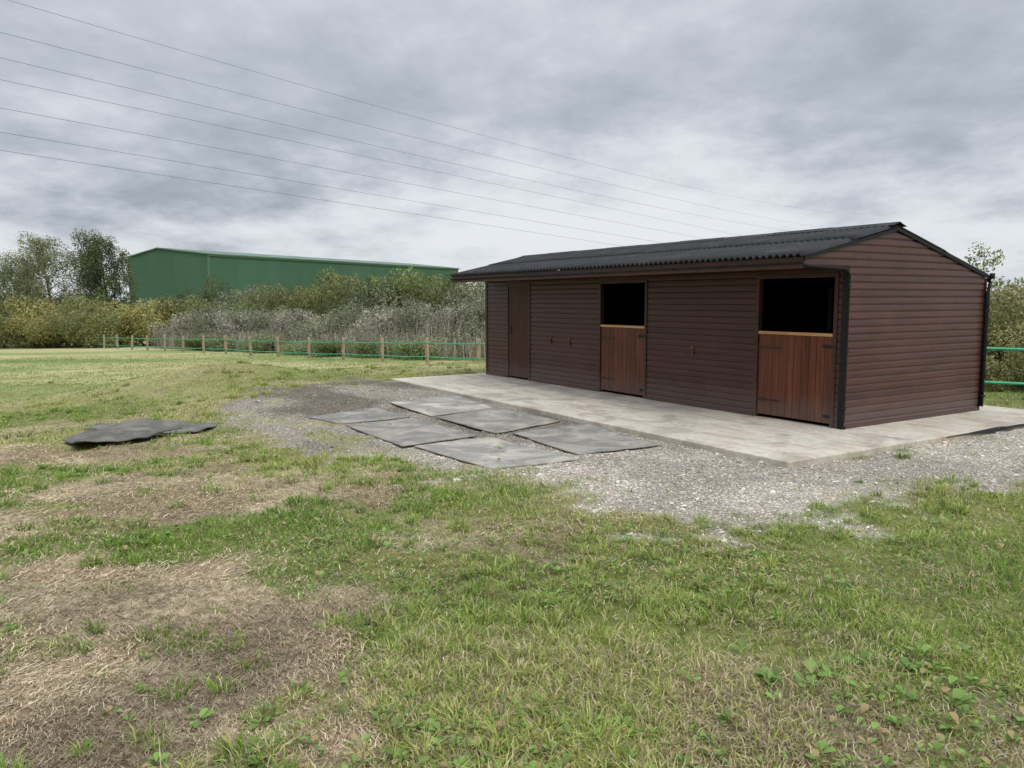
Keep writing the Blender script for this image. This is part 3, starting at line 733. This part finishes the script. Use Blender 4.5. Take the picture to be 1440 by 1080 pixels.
def scrub():
    lob=[]
    for i in range(260):
        t=rng.uniform(-6,42);off=2.2+13*rng.random()**1.1
        x=-1.27-.692*t+.722*off;y=30+.722*t+.692*off
        hh=(.45+.85*float(fbm(np.array(x*.35),np.array(y*.35),201)))*(.6+.4*min(1,(off-2)/4))*(1.25 if t<8 else 1)
        lob.append(((x,y,float(gh(x,y))+hh*.8),(rng.uniform(.8,1.5),rng.uniform(.8,1.5),hh*1.05)))
    V1,T1,C1=leafcloud(lob,130000,.05,(.19,.175,.125),(.44,.415,.33),gap=.34,asp=.4,shell=.5,jit=1.3)
    g=rng.random(len(C1)//4)<.36;gg=np.repeat(g,4);C1[gg]*=np.array([.6,.82,.4])
    n=11000
    t=rng.uniform(-6,42,n);off=2.5+13*rng.random(n)
    x=-1.27-.692*t+.722*off;y=30+.722*t+.692*off
    h=(1.0+1.5*fbm(x*.35,y*.35,201))*(.6+.5*rng.random(n))*(.6+.4*sst(2.5,7,off))
    z=gh(x,y);az=rng.uniform(0,6.28,n);ln=rng.normal(0,.18,(n,2))*h[:,None];w=.012+.012*rng.random(n)
    wx,wy=np.cos(az)*w,np.sin(az)*w
    V=np.zeros((n,4,3))
    V[:,0]=np.stack([x-wx,y-wy,z],1);V[:,1]=np.stack([x+wx,y+wy,z],1)
    V[:,2]=np.stack([x+ln[:,0]+wx,y+ln[:,1]+wy,z+h],1);V[:,3]=np.stack([x+ln[:,0]-wx,y+ln[:,1]-wy,z+h],1)
    c0=lerp(np.array([.2,.17,.12]),np.array([.46,.43,.34]),rng.random(n))
    T=(np.array([[0,1,2,3]])+(np.arange(n)*4)[:,None]).reshape(-1,4)+len(V1)
    return np.concatenate([V1,V.reshape(-1,3)]),np.concatenate([T1,T]),np.concatenate([C1,np.repeat(c0,4,0)])
V,T,C=scrub()
obj('reed_scrub',npmesh('reed_scrub',V,T,M_leaf,C),kind='stuff',label='pale seeded willowherb and reed scrub behind the fence')
lob=[]
for xx in np.arange(-190,230,3.2):
    yy=112+ .03*abs(xx)+rng.uniform(-6,8);hh=rng.uniform(2.6,4.1)+(1.2 if xx<-60 else 0)
    lob.append(((xx,yy,-2.2+hh*.55),(3.4,3.0,hh*.62)))
obj('woodland',foliage_mesh('woodland',lob,50000,.22,(.08,.10,.055),(.21,.225,.125),gap=.3),kind='stuff',label='distant low belt of mixed trees')

# ------------------------------------------------------------------ warehouse
WE=bpy.data.objects.new('warehouse',None);COL.objects.link(WE);WE.location=(-57,150,-3.6);wa=math.atan2(74,42);WE.rotation_euler=(0,0,wa)
WE['label']='large dark green metal-clad industrial warehouse behind the trees';WE['category']='warehouse'
s=NT('hazed_green_cladding');tc=s.new('ShaderNodeTexCoord');sep=s.new('ShaderNodeSeparateXYZ');s.L(tc.outputs['Object'],sep.inputs[0])
ad=s.math('ADD',sep.outputs[0],sep.outputs[1])
wv=s.math('FRACT',s.math('DIVIDE',ad,6.0));ln_=s.math('LESS_THAN',wv,.03)
c=s.ramp(s.noise(s.mapping((.1,.1,.02)),2,4),[(.3,(.052,.115,.07)),(.7,(.068,.137,.086))])  # distance haze is mixed into this green: greyed and lightened
c=s.mix(s.math('MULTIPLY',ln_,.2),c,(.03,.07,.045));M_gc=s.fin(c,.65,.15)
M_gt=plain('green_trim',(.08,.17,.11),.6,.2);M_gr=plain('grey_roof',(.13,.20,.15),.6,.3,0,.2)
LW,WW,HW=85,24,14.0
b=MB();b.add([(0,0,0),(LW,0,0),(LW,0,HW),(0,0,HW),(0,WW,0),(LW,WW,0),(LW,WW,HW),(0,WW,HW),(0,WW*.6,HW+1.5),(LW,WW*.6,HW+1.5)],
 [(0,1,2,3),(5,4,7,6),(0,3,8,7,4),(1,5,6,9,2)])
obj('wall',b.mesh('wall',M_gc),WE)
b=MB();b.add([(-.3,-.4,HW+.02),(LW+.3,-.4,HW+.02),(LW+.3,WW*.6,HW+1.6),(-.3,WW*.6,HW+1.6),(LW+.3,WW+.4,HW+.02),(-.3,WW+.4,HW+.02)],[(0,1,2,3),(3,2,4,5)])
oo=obj('roof',b.mesh('roof',M_gr),WE);md=oo.modifiers.new('t','SOLIDIFY');md.thickness=.2
obj('eaves_trim',MB().box((-.2,-.25,HW-.45),(LW,-.05,HW-.05)).mesh('eaves_trim',M_gt),WE)
obj('corner_trim',MB().box((-.10,-.10,0),(.2,.2,HW-.46)).mesh('corner_trim',M_gt),WE)

# ------------------------------------------------------------------ fence
FE=bpy.data.objects.new('fence',None);COL.objects.link(FE);FE['label']='timber post field fence with two green rails';FE['category']='fence'
M_post=woodmat('fence_timber',(.26,.19,.125),(.45,.35,.24),(6,6,2),None,.1,.8,.1,dirt=0)
M_tape=plain('green_rail',(.05,.34,.19),.55,.3,0,3,.15)
pp=[(-1.27-.959*2.3*k,30+2.3*k) for k in range(-1,16)]
pp=pp[::-1]+[(2.3,24.5),(3.9,21.2),(5.4,17.9),(6.7,14.9),(7.25,13.2),(9.6,12.6),(12.0,12.0)]
pm=[]
for v_ in range(3):
    m=MB();w_=.076;n=10
    ring=[[(w_*(1+.08*math.sin(k*2+v_))*math.cos(2*math.pi*k/n),w_*math.sin(2*math.pi*k/n),z) for k in range(n)] for z in (-.3,.5,1.02)]
    ring.append([(p[0]*.8,p[1]*.8,1.05+.02*v_) for p in ring[0]])
    V=[q for r_ in ring for q in r_];Fq=[(i*n+k,i*n+(k+1)%n,(i+1)*n+(k+1)%n,(i+1)*n+k) for i in range(3) for k in range(n)]
    Fq.append(tuple(3*n+k for k in range(n)));m.add(V,Fq);pm.append(m.mesh('post',M_post))
for i,(x,y) in enumerate(pp):
    o=obj('post',pm[i%3],FE);o.location=(x,y,float(gh(x,y)));o.rotation_euler=(rng.normal(0,.03),rng.normal(0,.03),rng.uniform(0,6))
for hgt in (.30,.86):
    m=MB();P=[]
    for i in range(len(pp)-1):
        (xa,ya),(xb,yb)=pp[i],pp[i+1];za,zb=float(gh(xa,ya)),float(gh(xb,yb))
        for q in (0,.25,.5,.75): P.append((xa+(xb-xa)*q-.06,ya+(yb-ya)*q-.08,za+(zb-za)*q+hgt-.03*math.sin(math.pi*q)))
    m.tube(P,.026,6);obj('rail',m.mesh('rail',M_tape),FE)

# ------------------------------------------------------------------ power lines
M_wire=plain('wire',(.10,.105,.115),.6,.2)
for (z0,b_,c_2) in [(32,-.02,.00012),(28.6,-.015,.00007),(26.1,-.02,.00008),(23.9,-.011,0),(21.1,-.012,0),(18.7,-.016,0),(16.9,-.02,0)]:
    m=MB();P=[(-53.6+.588*s_,80+.809*s_,z0+b_*s_+c_2*s_*s_) for s_ in np.linspace(-70,330,60)]
    m.tube(P,.021,5);obj('power_line',m.mesh('power_line',M_wire),label='thin overhead power cable crossing the sky',category='power line',group='overhead power cables')

# ------------------------------------------------------------------ world
w=bpy.data.worlds.new('World');sc.world=w;w.use_nodes=True;t=w.node_tree;N_=t.nodes
bg=N_['Background']
def nn(ty,**k):
    n=N_.new(ty)
    for a,b in k.items(): setattr(n,a,b)
    return n
def Lk(a,b): t.links.new(a,b)
def mth(op,a,b=0,clamp=False):
    m=nn('ShaderNodeMath',operation=op);m.use_clamp=clamp
    for i,v in ((0,a),(1,b)):
        if isinstance(v,(int,float)): m.inputs[i].default_value=v
        else: Lk(v,m.inputs[i])
    return m.outputs[0]
sunel,sunaz=math.radians(48),math.radians(150)
sky=nn('ShaderNodeTexSky');sky.sky_type='NISHITA';sky.sun_disc=False;sky.sun_elevation=sunel;sky.sun_rotation=sunaz
tc=nn('ShaderNodeTexCoord');sep=nn('ShaderNodeSeparateXYZ');Lk(tc.outputs['Generated'],sep.inputs[0])
zz=mth('MAXIMUM',sep.outputs[2],0);den=mth('ADD',zz,.24)
cmb=nn('ShaderNodeCombineXYZ');Lk(mth('DIVIDE',sep.outputs[0],den),cmb.inputs[0]);Lk(mth('DIVIDE',sep.outputs[1],den),cmb.inputs[1])
def noi(scale,det,rough,dist,off,sx=1.0):
    mp=nn('ShaderNodeMapping');mp.inputs['Location'].default_value=off;mp.inputs['Scale'].default_value=(sx,1,1);mp.inputs['Rotation'].default_value=(0,0,.12);Lk(cmb.outputs[0],mp.inputs[0])
    n=nn('ShaderNodeTexNoise');n.inputs['Scale'].default_value=scale;n.inputs['Detail'].default_value=det;n.inputs['Roughness'].default_value=rough;n.inputs['Distortion'].default_value=dist
    Lk(mp.outputs[0],n.inputs['Vector']);return n.outputs['Fac']
n1=noi(.75,5,.45,.1,(3.2,1.7,0),.85);n2=noi(2.9,9,.62,.0,(7.1,2.3,0),1.15)
dens=mth('ADD',mth('MULTIPLY',n1,.60),mth('MULTIPLY',n2,.40))
dt=nn('ShaderNodeVectorMath',operation='DOT_PRODUCT');Lk(tc.outputs['Generated'],dt.inputs[0]);dd_=Vector((.33,.90,.25)).normalized();dt.inputs[1].default_value=dd_
bank=mth('MULTIPLY',mth('POWER',mth('MAXIMUM',dt.outputs['Value'],0),14),.055)
dens=mth('ADD',dens,bank)
r=nn('ShaderNodeValToRGB');e=r.color_ramp.elements;e[0].position=.36;e[0].color=(.74,.775,.825,1);e[1].position=.70;e[1].color=(.31,.345,.40,1)
q=e.new(.46);q.color=(.585,.62,.685,1);q=e.new(.53);q.color=(.49,.53,.60,1);q=e.new(.61);q.color=(.395,.435,.50,1);Lk(dens,r.inputs[0])
hz=nn('ShaderNodeMapRange');hz.interpolation_type='SMOOTHSTEP';hz.inputs['From Min'].default_value=.0;hz.inputs['From Max'].default_value=.25;hz.inputs['To Min'].default_value=.95;hz.inputs['To Max'].default_value=0
Lk(mth('ADD',zz,mth('MULTIPLY',mth('SUBTRACT',dens,.5),.9)),hz.inputs['Value'])
mx=nn('ShaderNodeMix',data_type='RGBA');Lk(hz.outputs[0],mx.inputs[0]);Lk(r.outputs[0],mx.inputs[6]);mx.inputs[7].default_value=(.81,.84,.875,1)
ze=nn('ShaderNodeMapRange');ze.inputs['From Min'].default_value=.46;ze.inputs['From Max'].default_value=.85;ze.inputs['To Min'].default_value=1;ze.inputs['To Max'].default_value=3.3;Lk(zz,ze.inputs['Value'])  # sky overhead, out of view, brightened to add light on the scene
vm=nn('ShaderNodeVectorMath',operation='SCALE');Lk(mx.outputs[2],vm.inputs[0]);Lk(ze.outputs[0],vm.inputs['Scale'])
sv=nn('ShaderNodeVectorMath',operation='SCALE');Lk(sky.outputs[0],sv.inputs[0]);sv.inputs['Scale'].default_value=.06
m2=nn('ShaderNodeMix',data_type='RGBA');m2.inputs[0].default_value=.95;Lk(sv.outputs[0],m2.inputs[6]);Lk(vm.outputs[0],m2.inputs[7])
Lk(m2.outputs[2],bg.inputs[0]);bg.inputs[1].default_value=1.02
sl=bpy.data.lights.new('sun','SUN');sl.energy=1.5;sl.angle=math.radians(20);sl.color=(1,.94,.85);so_=bpy.data.objects.new('sun',sl);COL.objects.link(so_)
az=sunaz
d=Vector((math.sin(az)*math.cos(sunel),math.cos(az)*math.cos(sunel),math.sin(sunel)))
so_.rotation_euler=d.to_track_quat('Z','Y').to_euler()
